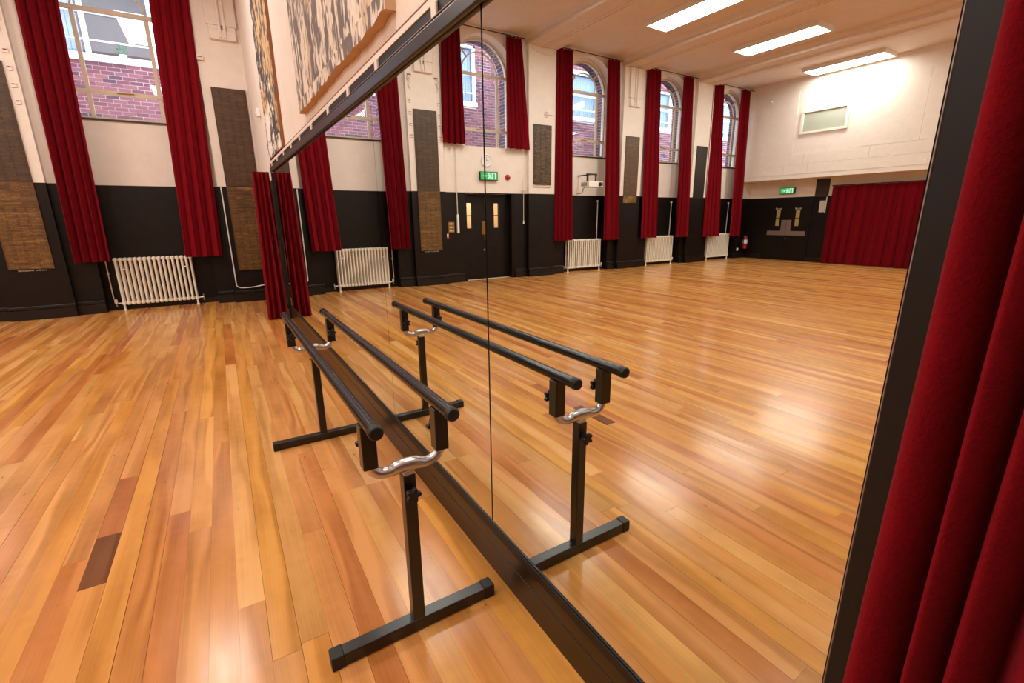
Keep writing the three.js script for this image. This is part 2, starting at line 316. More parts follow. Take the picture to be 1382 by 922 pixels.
// ------------------------------------------------------------------ mirror wall, south wall, gallery wall, ceiling
{
  const e = onMirrorWall(struct('wall_east'));
  part('upper_wall', uvPlanar(box(0.012, 0.2, DADO, CEIL + 0.1, FACE, HALL_Z + 0.2)), M.wall, e);
  part('dado_panel', uvPlanar(box(0.012, 0.2, -0.02, DADO, FACE, HALL_Z + 0.2)), M.dado, e);
  const be = onMirrorWall(struct('baseboard_east'));
  part('skirting_board', rbox(0.002, 0.012, 0, 0.12, 2.25, 9.60, 0.003), M.mirrorSkirting, be);
  part('skirting_board', rbox(0.0035, 0.012, 0.1205, 0.198, 2.25, 9.60, 0.003), M.mirrorSkirting, be);
  part('skirting_board', rbox(-0.02, 0.012, 0, 0.15, 0.12, 2.24, 0.003), M.skirting, be);
  part('skirting_board', rbox(-0.02, 0.012, 0, 0.15, 9.61, HALL_Z, 0.003), M.skirting, be);
  const so = struct('wall_south');
  part('upper_wall', uvPlanar(box(BACK_X - 0.2, 0.045, DADO, CEIL + 0.1, HALL_Z, HALL_Z + 0.2)), M.wall, so);
  part('dado_panel', uvPlanar(box(BACK_X - 0.2, 0.045, -0.02, DADO, HALL_Z, HALL_Z + 0.2)), M.dado, so);
  const we = struct('wall_west'), gy = 2.52;
  part('back_wall', uvPlanar(box(BACK_X - 0.2, BACK_X, DADO, CEIL + 0.1, FACE, HALL_Z - 0.001)), M.wall, we);
  part('dado_panel', uvPlanar(box(BACK_X - 0.2, BACK_X, -0.02, DADO, FACE, HALL_Z - 0.001)), M.dado, we);
  // gallery front, a plastered face over the recess, with flat boards whose joints show
  part('gallery_front', uvPlanar(box(HALL_X - 0.2, HALL_X, gy, CEIL, FACE + 0.001, HALL_Z - 0.001)), M.wall, we);
  part('gallery_soffit', uvPlanar(box(BACK_X + 0.001, HALL_X - 0.201, gy, gy + 0.15, FACE + 0.001, HALL_Z - 0.001)), M.wall, we);
  const rows = [[gy + 0.13, gy + 0.40], [gy + 0.405, gy + 0.70], [gy + 0.715, CEIL - 0.36]];
  const cuts = [[0.18, 1.35, 2.05, 4.9, 7.4, 9.6, 11.3], [0.10, 1.9, 3.6, 5.4, 8.0, 11.3], [0.34, 1.55, 3.10, 4.65, 7.0, 9.2, 11.2]];
  rows.forEach(([a, b], r) => { for (let k = 0; k + 1 < cuts[r].length; k++) if (!(r === 2 && k === 1)) part('wall_panel', uvPlanar(box(HALL_X, HALL_X + 0.006, a, b, cuts[r][k], cuts[r][k + 1] - 0.004)), M.wall, we); });
  part('skirting_board', box(BACK_X, BACK_X + 0.03, 0, 0.14, 0.02, HALL_Z), M.skirting, we);
  // ceiling with a downstand beam over every pilaster
  const c = struct('ceiling');
  part('ceiling_slab', uvPlanar(box(BACK_X - 0.2, 0.2, CEIL, CEIL + 0.2, OUTER, HALL_Z + 0.2)), M.ceiling, c);
  for (const [a, d] of PIL.slice(1)) {
    const s = new THREE.Shape(), x0 = a - 0.02, x1 = d + 0.02, y = 5.20, dy = CEIL;
    s.moveTo(x0, y); s.lineTo(x0 + 0.30, y); s.lineTo(x0 + 0.305, y - 0.018); s.lineTo(x0 + 0.33, y - 0.018); s.lineTo(x0 + 0.335, y); s.lineTo(x0 + 0.40, y); s.lineTo(x0 + 0.405, y - 0.018); s.lineTo(x0 + 0.43, y - 0.018); s.lineTo(x0 + 0.435, y);
    s.lineTo(x1, y); s.lineTo(x1, y + 0.07); s.lineTo(x1 + 0.05, y + 0.08); s.lineTo(x1 + 0.11, dy); s.lineTo(x0 - 0.11, dy); s.lineTo(x0 - 0.05, y + 0.08); s.lineTo(x0, y + 0.07); s.closePath();
    part('beam', ex(s, FACE, HALL_Z), M.ceiling, c);
  }
}

// ceiling lights: two rows of flat fluorescent panels, one in each bay
{
  const bays = [-1.62, -4.72, -7.79, -10.83, -14.06];
  const words = ['first bay from the mirror wall', 'second bay from the mirror wall', 'third bay from the mirror wall', 'fourth bay from the mirror wall', 'bay beside the gallery wall'];
  const glow = mat(lin(255, 250, 240), 0.5, { emissive: lin(255, 244, 228), emissiveIntensity: 3.0 });
  for (const [row, z] of [['near the windows', 2.93], ['away from the windows', 8.5]]) bays.forEach((x, i) => {
    const t = thing('ceiling_light', 'fluorescent ceiling panel ' + row + ', ' + words[i], 'light', [x, CEIL, z], 'fluorescent panels on the ceiling');
    part('housing', merge([box(-0.33, 0.33, -0.05, -0.001, -0.98, 0.98), box(-0.33, -0.285, -0.095, -0.05, -0.98, 0.98), box(0.285, 0.33, -0.095, -0.05, -0.98, 0.98), box(-0.285, 0.285, -0.095, -0.05, -0.98, -0.935), box(-0.285, 0.285, -0.095, -0.05, 0.935, 0.98)]), M.whitePlastic, t);
    part('diffuser', box(-0.284, 0.284, -0.090, -0.051, -0.934, 0.934), glow, t, 'glowing white diffuser');
    const l = new THREE.RectAreaLight(LAMP_COLOR, LAMP_INTENSITY, 0.56, 1.86); l.position.set(0, -0.093, 0); l.rotation.x = -Math.PI / 2; t.add(l);
  });
}

// ------------------------------------------------------------------ the mirror and the rail above it
{
  const t = onMirrorWall(thing('wall_mirror', 'tall wall mirror of joined glass sheets with black edging along the hall', 'mirror', [0, 0, 0]));
  const zs = [2.28, 3.44, 4.67, 5.90, 7.13, 8.367, 9.562];
  part('backing_board', box(0.0085, 0.0115, 0.2, 2.14, 2.26, 9.60), M.blackPaint, t);
  for (let k = 0; k + 1 < zs.length; k++) { const g0 = k === 5 ? 0.005 : 0.0018, g1 = k === 4 ? 0.005 : 0.0018; part('mirror_sheet', box(0, 0.008, 0.236, 2.135, zs[k] + g0, zs[k + 1] - g1), M.mirror, t, 'silvered mirror sheet'); }
  part('bottom_edging', rbox(-0.010, 0.008, 0.199, 0.2355, 2.26, 9.60, 0.004), M.blackPaint, t);
  part('bottom_edging', rbox(-0.004, 0.0, 0.236, 0.241, 2.26, 9.56, 0.0015), M.blackMetal, t);
  part('side_edging', rbox(-0.02, 0.008, 0.199, 2.07, 2.235, 2.279, 0.004), M.blackPaint, t);
  part('side_edging', rbox(-0.012, 0.008, 0.199, 2.07, 9.567, 9.72, 0.003), M.blackPaint, t);
  part('edge_strip', rbox(-0.003, 0.006, 0.242, 2.07, 9.5625, 9.5648, 0.001), M.steelPlate, t, 'thin metal edge of the mirror');
  const r = onMirrorWall(thing('mirror_rail', 'black rail with white blocks running along the top of the mirror', 'rail', [0, 0, 0]));
  part('rail', rbox(-0.022, -0.001, 2.074, 2.134, 2.2, 9.72, 0.008, 2), M.blackMetal, r);
  part('rail_lip', rbox(-0.0235, -0.018, 2.1345, 2.1385, 2.2, 9.72, 0.001), M.steelPlate, r);
  part('backboard', box(-0.007, 0.0115, 2.1395, 2.187, 2.2, 9.72), M.blackPaint, r);
  part('batten', rbox(-0.011, 0.0115, 2.1875, 2.215, 2.2, 9.72, 0.002), M.whiteTrim, r, 'white painted batten');
  part('batten_edge', box(-0.012, 0.0115, 2.2155, 2.2205, 2.2, 9.72), M.brownTrim, r);
  for (const z of [2.45, 3.06, 3.68, 4.30, 4.86, 5.48, 6.14, 6.72, 7.30, 8.02, 8.62, 9.2]) part('block', rbox(-0.019, -0.0075, 2.1395, 2.187, z, z + 0.045, 0.003), M.whiteTrim, r, 'white painted block');
}

// ------------------------------------------------------------------ curtains
// a pleated sheet with thickness; lateral runs along x (or z), pleats go out along the other axis
function curtainGeo({ a0t, a1t, a0b, a1b, y0, y1, folds, depth, s, along = 'x', ny = 16, pinch = 0.55, thick = 0.006, vary = 1, cusp = 0 }) {
  const nx = Math.round(folds * (cusp ? 24 : 12)), pos = [], idx = [], uv = [];
  const grid = (off) => {
    for (let j = 0; j <= ny; j++) {
      const v = j / ny, y = y0 + (y1 - y0) * v, A0 = a0b + (a0t - a0b) * v, A1 = a1b + (a1t - a1b) * v, amp = depth * (1 - (1 - pinch) * Math.pow(v, 3));
      for (let i = 0; i <= nx; i++) {
        const u = i / nx, ph = u * folds * 2 * Math.PI + 1.2 * (vnoise(u * folds * 0.8, v * 0.8, s) - 0.5) * 2.6;
        const k = 1 + vary * (1.1 * vnoise(u * folds * 0.9 + 7, v * 0.7, s + 1) - 0.55);
        const side = cusp ? -0.16 * ((A1 - A0) / folds) * Math.pow(Math.abs(Math.sin(ph / 2)), 2) : 0.13 * ((A1 - A0) / folds) * Math.sin(2 * ph);
        const d = amp * k * (cusp ? cusp * (1 - 2 * Math.pow(Math.abs(Math.sin(ph / 2)), 0.75)) : Math.sin(ph) + 0.18 * Math.sin(2 * ph + 1)) + 0.010 * (vnoise(u * 9, v * 5, s + 2) - 0.5) + off;
        const a = A0 + (A1 - A0) * u + side;
        pos.push(along === 'x' ? a : d, y + (j === 0 ? 0.012 * (vnoise(u * 6, 0, s + 3) - 0.5) : 0), along === 'x' ? d : a);
        uv.push(u * Math.abs(a1b - a0b) * 2.2 / 0.25, y / 0.25);
      }
    }
  };
  grid(thick / 2); grid(-thick / 2);
  const n = (nx + 1) * (ny + 1), at = (i, j, b) => b * n + j * (nx + 1) + i, q = (a, b, c, d) => idx.push(a, b, c, a, c, d);
  for (let j = 0; j < ny; j++) for (let i = 0; i < nx; i++) { q(at(i, j, 0), at(i + 1, j, 0), at(i + 1, j + 1, 0), at(i, j + 1, 0)); q(at(i, j, 1), at(i, j + 1, 1), at(i + 1, j + 1, 1), at(i + 1, j, 1)); }
  for (let i = 0; i < nx; i++) { q(at(i, 0, 1), at(i + 1, 0, 1), at(i + 1, 0, 0), at(i, 0, 0)); q(at(i, ny, 0), at(i + 1, ny, 0), at(i + 1, ny, 1), at(i, ny, 1)); }
  for (let j = 0; j < ny; j++) { q(at(0, j, 1), at(0, j, 0), at(0, j + 1, 0), at(0, j + 1, 1)); q(at(nx, j, 0), at(nx, j, 1), at(nx, j + 1, 1), at(nx, j + 1, 0)); }
  if (along !== 'x') for (let k = 0; k < idx.length; k += 3) { const t = idx[k]; idx[k] = idx[k + 1]; idx[k + 1] = t; }
  const g = new THREE.BufferGeometry(); g.setAttribute('position', new THREE.Float32BufferAttribute(pos, 3)); g.setAttribute('uv', new THREE.Float32BufferAttribute(uv, 2)); g.setIndex(idx); g.computeVertexNormals(); return g;
}
{
  // [right edge top, left edge top, right bottom, left bottom, bottom y] measured along the wall, as distance from the mirror
  const C = [
    [[0.66, 1.16, 0.80, 1.35, 0.845], [2.24, 2.69, 2.32, 2.76, 0.825]],
    [[3.68, 4.12, 3.60, 4.17, 2.99], [5.21, 5.62, 5.22, 5.83, 2.98]],
    [[6.64, 7.06, 6.63, 7.20, 0.85], [8.18, 8.61, 8.24, 8.87, 0.83]],
    [[9.58, 10.14, 9.72, 10.38, 0.83], [11.16, 11.50, 11.25, 11.84, 0.82]],
    [[12.49, 12.93, 12.59, 13.38, 0.79], [13.93, 14.34, 14.10, 14.60, 0.77]],
  ];
  const desc = ['the window beside the mirror', 'the window over the double doors', 'the projector window', 'the window after the projector window', 'the window beside the gallery'];
  C.forEach((pair, i) => {
    pair.forEach(([r0, r1, b0, b1, y0], k) => {
      const cx = -(b0 + b1) / 2, g = curtainGeo({ a0t: -r1 - cx, a1t: -r0 - cx, a0b: -b1 - cx, a1b: -b0 - cx, y0: 0, y1: 5.25 - y0, folds: 3.6 + 0.5 * ((i + k) % 3), depth: 0.064, pinch: 0.75, s: 100 + i * 10 + k });
      const m = part(numbered('window_curtain'), g, M.redCloth, scene);
      m.position.set(cx, y0, 0.075 + (i === 4 ? 0 : 0.02)); if (k === 1 && i < 4) m.position.z += 0.01;
      tag(m, (i === 1 ? 'short ' : 'long ') + 'dark red curtain on the ' + (k ? 'gallery' : 'mirror') + ' side of ' + desc[i], 'curtain', 'red curtains at the windows');
    });
    const t = thing('curtain_track', 'thin dark curtain track along the top of ' + desc[i], 'curtain track', [0, 5.27, 0.1], 'curtain tracks above the windows');
    part('track', box(WIN[i] - 0.98, WIN[i] + 0.98, -0.008, 0.008, -0.008, 0.008), M.blackMetal, t);
    for (const k of [-0.75, 0.75]) part('bracket', box(WIN[i] + k - 0.012, WIN[i] + k + 0.012, 0, 0.04, -0.12, 0), M.whiteTrim, t);
  });
  const far = part(numbered('mirror_curtain'), curtainGeo({ a0t: -0.09, a1t: 0.115, a0b: -0.14, a1b: 0.125, y0: 0, y1: 2.08, folds: 3.5, depth: 0.055, s: 301, pinch: 0.5 }), M.redCloth, scene);
  far.position.set(-0.155, 0.008, 2.15); onMirrorWall(far); tag(far, 'narrow bright red curtain bunched at the far end of the mirror by the honours board', 'curtain');
  const near = part(numbered('mirror_curtain'), curtainGeo({ a0t: -0.185, a1t: 0.26, a0b: -0.195, a1b: 0.26, y0: 0, y1: 3.0, folds: 9.5, depth: 0.037, s: 325, along: 'z', ny: 30, pinch: 0.95, thick: 0.004, vary: 0.35, cusp: 1 }), M.redCloth, scene);
  near.position.set(-0.075, 0.01, 9.808); onMirrorWall(near); tag(near, 'large deep red curtain with heavy folds hanging beside the black mirror edge', 'curtain');
  const rail = onMirrorWall(thing('curtain_rail', 'black curtain rail holding the heavy red curtain beside the mirror', 'curtain rail', [0, 3.03, 0]));
  part('rail', rod([-0.075, 0, 9.58], [-0.075, 0, 10.2], 0.014), M.blackMetal, rail);
  for (const z of [9.6, 10.15]) part('bracket', box(-0.075, 0.011, -0.01, 0.01, z - 0.01, z + 0.01), M.blackMetal, rail);
  const st = part(numbered('stage_curtain'), curtainGeo({ a0t: -1.75, a1t: 1.75, a0b: -1.80, a1b: 1.75, y0: 0, y1: 2.25, folds: 15, depth: 0.075, s: 340, along: 'z', pinch: 0.8 }), M.redCloth, scene);
  st.position.set(BACK_X + 0.13, 0.015, 4.36); tag(st, 'wide dark crimson curtain drawn across the recess under the gallery', 'curtain');
  const sr = thing('stage_curtain_track', 'thin track of the wide crimson curtain under the gallery', 'curtain track', [BACK_X + 0.13, 2.28, 4.36]);
  part('track', box(-0.015, 0.015, -0.012, 0.012, -1.78, 1.78), M.blackMetal, sr);
  for (const z of [-1.7, 0, 1.7]) part('bracket', box(-0.13, 0, -0.008, 0.008, z - 0.012, z + 0.012), M.blackMetal, sr);
}

// ------------------------------------------------------------------ radiators
function makeRadiator(label) {
  const t = thing('column_radiator', label, 'radiator', [0, 0, 0], 'column radiators under the windows');
  const n = 17, w = 1.09, step = w / n, y0 = 0.085, y1 = 0.86;
  const sec = merge([
    ...[-0.05, 0.05].map((z) => new THREE.CapsuleGeometry(0.0185, y1 - y0 - 0.05, 3, 8).translate(0, (y0 + y1) / 2, z)),
    rbox(-0.028, 0.028, y1 - 0.062, y1, -0.068, 0.068, 0.02, 2), rbox(-0.028, 0.028, y0, y0 + 0.06, -0.068, 0.068, 0.02, 2),
  ]);
  for (let k = 0; k < n; k++) { const m = part('section', sec, M.radiator, t); m.position.x = -w / 2 + step * (k + 0.5); }
  const foot = merge([rod([0, 0, 0.045], [0, 0.11, 0.045], 0.018, 10, 0.014), rod([0, 0, 0.045], [0, 0.012, 0.045], 0.028, 10, 0.022)]);
  for (const s of [-1, 1]) { const m = part('leg', foot, M.radiator, t); m.position.x = s * (w / 2 - step / 2); }
  part('tie_rod', rod([-w / 2, 0.115, 0], [w / 2, 0.115, 0], 0.02), M.radiator, t);
  for (const s of [-1, 1]) part('wall_stay', rbox(s * 0.42 - 0.018, s * 0.42 + 0.018, 0.66, 0.685, 0.06, 0.078, 0.004), M.radiator, t);
  part('valve', merge([rod([w / 2, 0.115, 0], [w / 2 + 0.075, 0.115, 0], 0.012), rod([w / 2 + 0.065, 0.06, 0], [w / 2 + 0.065, 0.17, 0], 0.012)]), M.silver, t, 'metal lockshield valve');
  part('valve', merge([rod([-w / 2 - 0.085, 0.115, 0], [-w / 2, 0.115, 0], 0.012), rod([-w / 2 - 0.075, 0.06, 0], [-w / 2 - 0.075, 0.12, 0], 0.013)]), M.silver, t);
  part('valve_head', rod([-w / 2 - 0.075, 0.12, 0], [-w / 2 - 0.075, 0.185, 0], 0.024, 14, 0.02), M.cream, t, 'cream thermostat head');
  return t;
}
{
  const labels = ['cream column radiator under the window beside the mirror, nearest the short bright red curtain', null, 'cream column radiator under the window with the projector', 'cream column radiator under the window between projector window and gallery window', 'cream column radiator under the window next to the gallery wall'];
  const base = makeRadiator(labels[0]); base.position.set(-1.795, 0, -0.155);
  for (const [i, x] of [[2, -7.80], [3, -10.83], [4, -13.74]]) {
    const r = base.clone(); r.name = numbered('column_radiator'); r.position.set(x, 0, -0.155); r.scale.x = 1.1; r.userData = { ...base.userData, label: labels[i] }; scene.add(r);
    const p = thing('heating_pipe', 'thin white pipe rising beside the ' + labels[i].replace('cream column ', ''), 'pipe', [x - 0.52, 0, -0.21], 'white pipes beside the radiators');
    part('pipe', rod([0, 0.86, 0], [0, 1.86, 0], 0.012), M.whitePlastic, p); part('clip', box(-0.02, 0.02, 1.84, 1.88, -0.028, 0.016), M.whitePlastic, p);
  }
}

// ------------------------------------------------------------------ honours boards: rows of tiny gilt names, too small to read
function boardTex(w, h, bg, ink, cols, rows, dens, s, mottle = 0.12) {
  seed = s;
  const c = document.createElement('canvas'); c.width = w; c.height = h; const g = c.getContext('2d');
  g.fillStyle = `rgb(${bg})`; g.fillRect(0, 0, w, h);
  for (let k = 0; k < 260; k++) { const v = rnd() < 0.5 ? 0 : 255; g.fillStyle = `rgba(${v},${v * 0.8 | 0},${v * 0.5 | 0},${mottle * rr(0.1, 0.35)})`; g.fillRect(rnd() * w, rnd() * h, rr(10, w * 0.6), rr(2, 26)); }
  const rh = h / rows, cw = (w * 0.94) / cols;
  for (let r = 1; r < rows - 1; r++) for (let q = 0; q < cols; q++) {
    if (rnd() > dens(r / rows, q)) continue;
    let x = w * 0.03 + q * cw + rr(0, cw * 0.06); const end = w * 0.03 + q * cw + cw * rr(0.55, 0.96), y = r * rh + rh * 0.22;
    while (x < end) { const l = rr(2, cw * 0.16); g.fillStyle = `rgba(${ink},${rr(0.35, 0.95)})`; for (let k = 0; k < l; k += 2.2) g.fillRect(x + k, y + rr(-0.6, 0.8), 1.5, rh * rr(0.32, 0.62)); x += l + rr(2, 4); }
  }
  const t = new THREE.CanvasTexture(c); t.colorSpace = THREE.SRGBColorSpace; t.anisotropy = 8; return t;
}
function board(x, w, panels, label) {
  const t = thing('honours_board', label, 'board', [x, 0, PILZ], 'honours boards on the pilasters');
  panels.forEach(([name, y0, y1, m, lab]) => {
    const g = new THREE.BoxGeometry(w, y1 - y0, 0.022).translate(0, (y0 + y1) / 2, 0.0125);
    part(name, g, m, t, lab);
  });
  return t;
}
const bm = (tex, rough = 0.42) => mat(new THREE.Color(1, 1, 1), rough, { map: tex });
{
  const upA = bm(boardTex(384, 1150, '62,38,19', '128,92,48', 4, 130, (v) => 0.94 - 0.1 * v, 77, 0.2));
  const loA = bm(boardTex(384, 980, '86,55,22', '168,128,68', 4, 96, (v, q) => v < 0.32 ? (q === 1 || q === 2 ? 0.25 : 0.55) : 0.9, 78, 0.35));
  const upB = bm(boardTex(384, 1150, '60,40,24', '122,94,56', 4, 126, () => 0.93, 79, 0.2));
  const loB = bm(boardTex(384, 980, '88,58,24', '168,132,74', 4, 92, (v, q) => v < 0.3 ? 0.45 : 0.88, 80, 0.35));
  const b1 = board(-0.325, 0.50, [['upper_panel', 2.01, 3.55, upA, 'dark brown panel of faded gilt names'], ['lower_panel', 0.57, 2.005, loA, 'golden brown panel of gilt names']], 'tall brown honours board of gilt names in the corner beside the mirror curtain');
  const b2 = board(-3.25, 0.505, [['upper_panel', 2.01, 3.58, upB, 'dark brown panel of faded gilt names'], ['lower_panel', 0.76, 2.005, loB, 'golden brown panel of gilt names']], 'tall brown honours board of gilt names on the pilaster between mirror window and doors');
  seed = 5; const strip = []; for (let k = 0; k < 22; k++) if (k !== 12 && k !== 17) strip.push(box(-0.16 + k * 0.0145, -0.16 + k * 0.0145 + 0.010, 0.728 + rr(0, 0.004), 0.728 + rr(0.014, 0.026), 0.001, 0.003));
  part('gilt_line', merge(strip), M.paper, b2, 'single pale hand-lettered line below the board');
  board(-6.22, 0.52, [['panel', 2.21, 3.56, bm(boardTex(256, 700, '56,38,22', '170,142,98', 3, 46, () => 0.95, 81, 0.2))], ['lower_strip', 2.16, 2.176, M.paper]], 'brown honours board with dense pale lettering ending above the black dado, beside the projector window');
  board(-9.23, 0.51, [['upper_panel', 2.01, 3.53, bm(boardTex(256, 760, '80,58,38', '112,84,54', 3, 70, () => 0.8, 82, 0.2))], ['lower_panel', 1.81, 2.005, bm(boardTex(256, 128, '100,70,32', '150,114,62', 3, 10, () => 0.5, 83, 0.3))]], 'plain faded brown honours board between the projector window and the next window');
  board(-12.2, 0.49, [['panel', 1.97, 3.48, mat(lin(40, 34, 30), 0.4, { map: darkTex })]], 'blank dark charcoal board on the pilaster before the gallery window');
}

// plaster ornaments at the pilaster tops, small rosettes and side brackets
{
  const orn = (x, label) => {
    const t = thing('plaster_bracket', label, 'ornament', [x, 0, PILZ], 'plaster brackets on the pilasters');
    part('body', merge([rbox(-0.215, 0.215, 4.46, 5.19, 0, 0.05, 0.008), rbox(-0.19, -0.05, 4.40, 4.46, 0, 0.04, 0.006), rbox(0.05, 0.19, 4.40, 4.46, 0, 0.04, 0.006)]), M.whiteTrim, t);
    part('foot', rbox(-0.19, 0.19, 4.26, 4.40, 0, 0.06, 0.008), M.whiteTrim, t);
    part('rib', rbox(-0.055, -0.015, 4.28, 5.17, 0.045, 0.078, 0.008), M.whiteTrim, t);
    part('rib', rbox(0.015, 0.055, 4.28, 5.17, 0.045, 0.078, 0.008), M.whiteTrim, t);
  };
  orn(-0.29, 'stepped white plaster bracket above the honours board in the mirror corner');
  orn(-3.25, 'stepped white plaster bracket above the honours board between mirror window and doors');
  orn(-9.23, 'stepped white plaster bracket above the plain faded brown board');
  const scroll = (x, s, label) => {
    const t = thing('plaster_scroll', label, 'ornament', [x, 4.06, PILZ], 'plaster scrolls on the second pilaster');
    part('scroll', merge([tube([[0, 0.12, 0.012], [s * 0.035, 0.10, 0.02], [s * 0.045, 0.05, 0.015], [s * 0.015, 0.02, 0.02], [-s * 0.01, 0.05, 0.02], [s * 0.02, 0.07, 0.02]], 0.012, 24, 6), tube([[0, 0.0, 0.012], [s * 0.03, -0.05, 0.018], [s * 0.005, -0.10, 0.015], [-s * 0.015, -0.13, 0.012]], 0.011, 18, 6)]), M.whiteTrim, t);
    part('bracket', rbox(-0.03, 0.045, 0.125, 0.145, 0, 0.03, 0.005), M.brownTrim, t);
  };
  scroll(-2.965, 1, 'small plaster scroll on the mirror side of the honours board between mirror window and doors');
  scroll(-3.535, -1, 'small plaster scroll on the door side of the honours board between mirror window and doors');
  for (const [x, w] of [[-2.935, 'mirror side'], [-3.567, 'door side']]) for (let k = 0; k < 4; k++) {
    const t = thing('plaster_rosette', ['topmost', 'second highest', 'third highest', 'lowest'][k] + ' small plaster block on the ' + w + ' of the honours board by the doors', 'ornament', [x, 3.72 - k * 0.215, PILZ], 'plaster blocks on the ' + w + ' border');
    part('block', rbox(-0.03, 0.03, -0.03, 0.03, 0, 0.014, 0.004), M.whiteTrim, t); part('slot', rbox(-0.018, 0.018, 0.006, 0.018, 0.012, 0.024, 0.003), M.brownTrim, t);
  }
  const hook = thing('wall_hook', 'round white hook plate with a cord above the pale-lettered board', 'hook', [-6.33, 3.80, PILZ]);
  part('plate', new THREE.TorusGeometry(0.055, 0.012, 8, 24).translate(0, 0, 0.012), M.whiteTrim, hook); part('boss', new THREE.SphereGeometry(0.03, 12, 8).translate(0, 0, 0.014), M.whiteTrim, hook); part('cord', rod([-0.05, 0.0, 0.012], [-0.29, -0.01, 0.012], 0.006), M.whiteTrim, hook);
  const cord = thing('loose_cable', 'thin cable sagging below the beam over the pale-lettered board', 'cable', [-6.22, 5.12, PILZ]);
  part('cable', tube([[0.36, 0.04, 0.012], [0.2, -0.03, 0.012], [0, -0.07, 0.012], [-0.2, -0.06, 0.012], [-0.36, -0.02, 0.012]], 0.006, 24, 6), M.cream, cord);
}

// ------------------------------------------------------------------ fittings on the window wall
{
  // exit signs: white door, running figure, arrow on green
  const exitTex = (() => {
    const c = document.createElement('canvas'); c.width = 512; c.height = 200; const g = c.getContext('2d');
    g.fillStyle = 'rgb(20,150,62)'; g.fillRect(0, 0, 512, 200); g.fillStyle = 'rgb(96,214,110)'; g.fillRect(180, 12, 120, 176);
    g.fillStyle = 'rgb(250,255,250)'; g.fillRect(52, 16, 118, 168); g.fillStyle = 'rgb(20,150,62)'; g.fillRect(78, 34, 70, 150);
    g.fillStyle = 'rgb(250,255,250)'; g.strokeStyle = 'rgb(250,255,250)'; g.lineCap = 'round'; g.lineWidth = 20;
    g.beginPath(); g.arc(262, 44, 16, 0, 7); g.fill();
    const line = (p) => { g.beginPath(); p.forEach((q, i) => i ? g.lineTo(...q) : g.moveTo(...q)); g.stroke(); };
    line([[258, 74], [240, 118]]); line([[240, 118], [212, 146], [176, 150]]); line([[240, 118], [272, 140], [270, 178]]); g.lineWidth = 13; line([[258, 76], [218, 82], [200, 104]]); line([[258, 76], [286, 96], [308, 88]]);
    g.lineWidth = 16; line([[350, 100], [450, 100]]); line([[386, 62], [348, 100], [386, 138]]);
    const t = new THREE.CanvasTexture(c); t.colorSpace = THREE.SRGBColorSpace; return t;
  })();
  const face = new THREE.MeshPhysicalMaterial({ color: 0x222222, roughness: 0.4, emissive: 0xffffff, emissiveMap: exitTex, emissiveIntensity: 0.62 });
  const exit = (pos, turn, label) => {
    const t = thing('exit_sign', label, 'exit sign', pos); t.rotation.y = turn;
    part('case', rbox(-0.235, 0.235, -0.095, 0.095, 0.0, 0.07, 0.008), M.blackPlastic, t);
    part('sign_face', new THREE.PlaneGeometry(0.44, 0.165).translate(0, 0, 0.072), face, t, 'lit green exit pictogram with door, running figure and arrow');
    const l = new THREE.RectAreaLight(new THREE.Color().setRGB(0.25, 1, 0.4), 0.12, 0.44, 0.165); l.position.set(0, 0, 0.076); l.rotation.y = Math.PI; t.add(l);
  };
  exit([-4.755, 2.365, FACE], 0, 'lit green exit sign above the double doors');
  exit([BACK_X, 2.20, 1.24], Math.PI / 2, 'lit green exit sign under the gallery');
  const clock = thing('wall_clock', 'round white clock above the exit sign by the short curtains', 'clock', [-4.722, 2.70, FACE]);
  part('rim', new THREE.TorusGeometry(0.125, 0.014, 8, 32).translate(0, 0, 0.016), M.whitePlastic, clock);
  part('dial', new THREE.CylinderGeometry(0.12, 0.12, 0.016, 32).rotateX(Math.PI / 2).translate(0, 0, 0.009), mat(lin(226, 222, 224), 0.5), clock);
  part('hand', box(-0.004, 0.004, -0.01, 0.07, 0.018, 0.021), M.steelPlate, clock); part('hand', box(-0.055, 0.008, -0.004, 0.004, 0.022, 0.025), M.steelPlate, clock);
  const bell = thing('alarm_bell', 'small round red alarm sounder beside the exit sign over the doors', 'alarm', [-5.288, 2.357, FACE]);
  part('base', new THREE.CylinderGeometry(0.06, 0.065, 0.03, 24).rotateX(Math.PI / 2).translate(0, 0, 0.016), M.red, bell);
  part('dome', new THREE.SphereGeometry(0.056, 20, 10, 0, 6.3, 0, Math.PI / 2).rotateX(Math.PI / 2).translate(0, 0, 0.028), M.red, bell);
  const sw = thing('switch_panel', 'brass panel of nine light switches beside the double doors', 'switch', [-3.79, 1.24, FACE]);
  part('plate', rbox(-0.075, 0.075, -0.12, 0.12, 0, 0.008, 0.003), M.brass, sw);
  for (let a = 0; a < 3; a++) for (let b = 0; b < 3; b++) part('switch', rbox(-0.055 + a * 0.042, -0.03 + a * 0.042, 0.06 - b * 0.075, 0.095 - b * 0.075, 0.006, 0.018, 0.004), M.cream, sw);
  const call = thing('fire_call_point', 'small red fire alarm call point below the brass switches', 'alarm', [-3.655, 1.06, FACE]);
  part('body', rbox(-0.052, 0.052, -0.065, 0.065, 0, 0.05, 0.006), M.red, call); part('glass_plate', rbox(-0.034, 0.034, -0.03, 0.04, 0.049, 0.055, 0.003), M.whitePlastic, call);
  const pole = thing('window_winder', 'white winding handle hanging on a rod beside the double doors', 'handle', [-3.945, 0, FACE]);
  part('rod', rod([0, 1.50, 0.03], [0.005, 2.9, 0.03], 0.009), M.cream, pole); part('grip', rbox(-0.026, 0.026, 1.11, 1.52, 0.005, 0.055, 0.012, 2), M.whitePlastic, pole);
  const cord = thing('pull_cord', 'white pull cord with a small bobbin to the gallery side of the doors', 'cord', [-5.73, 0, FACE]);
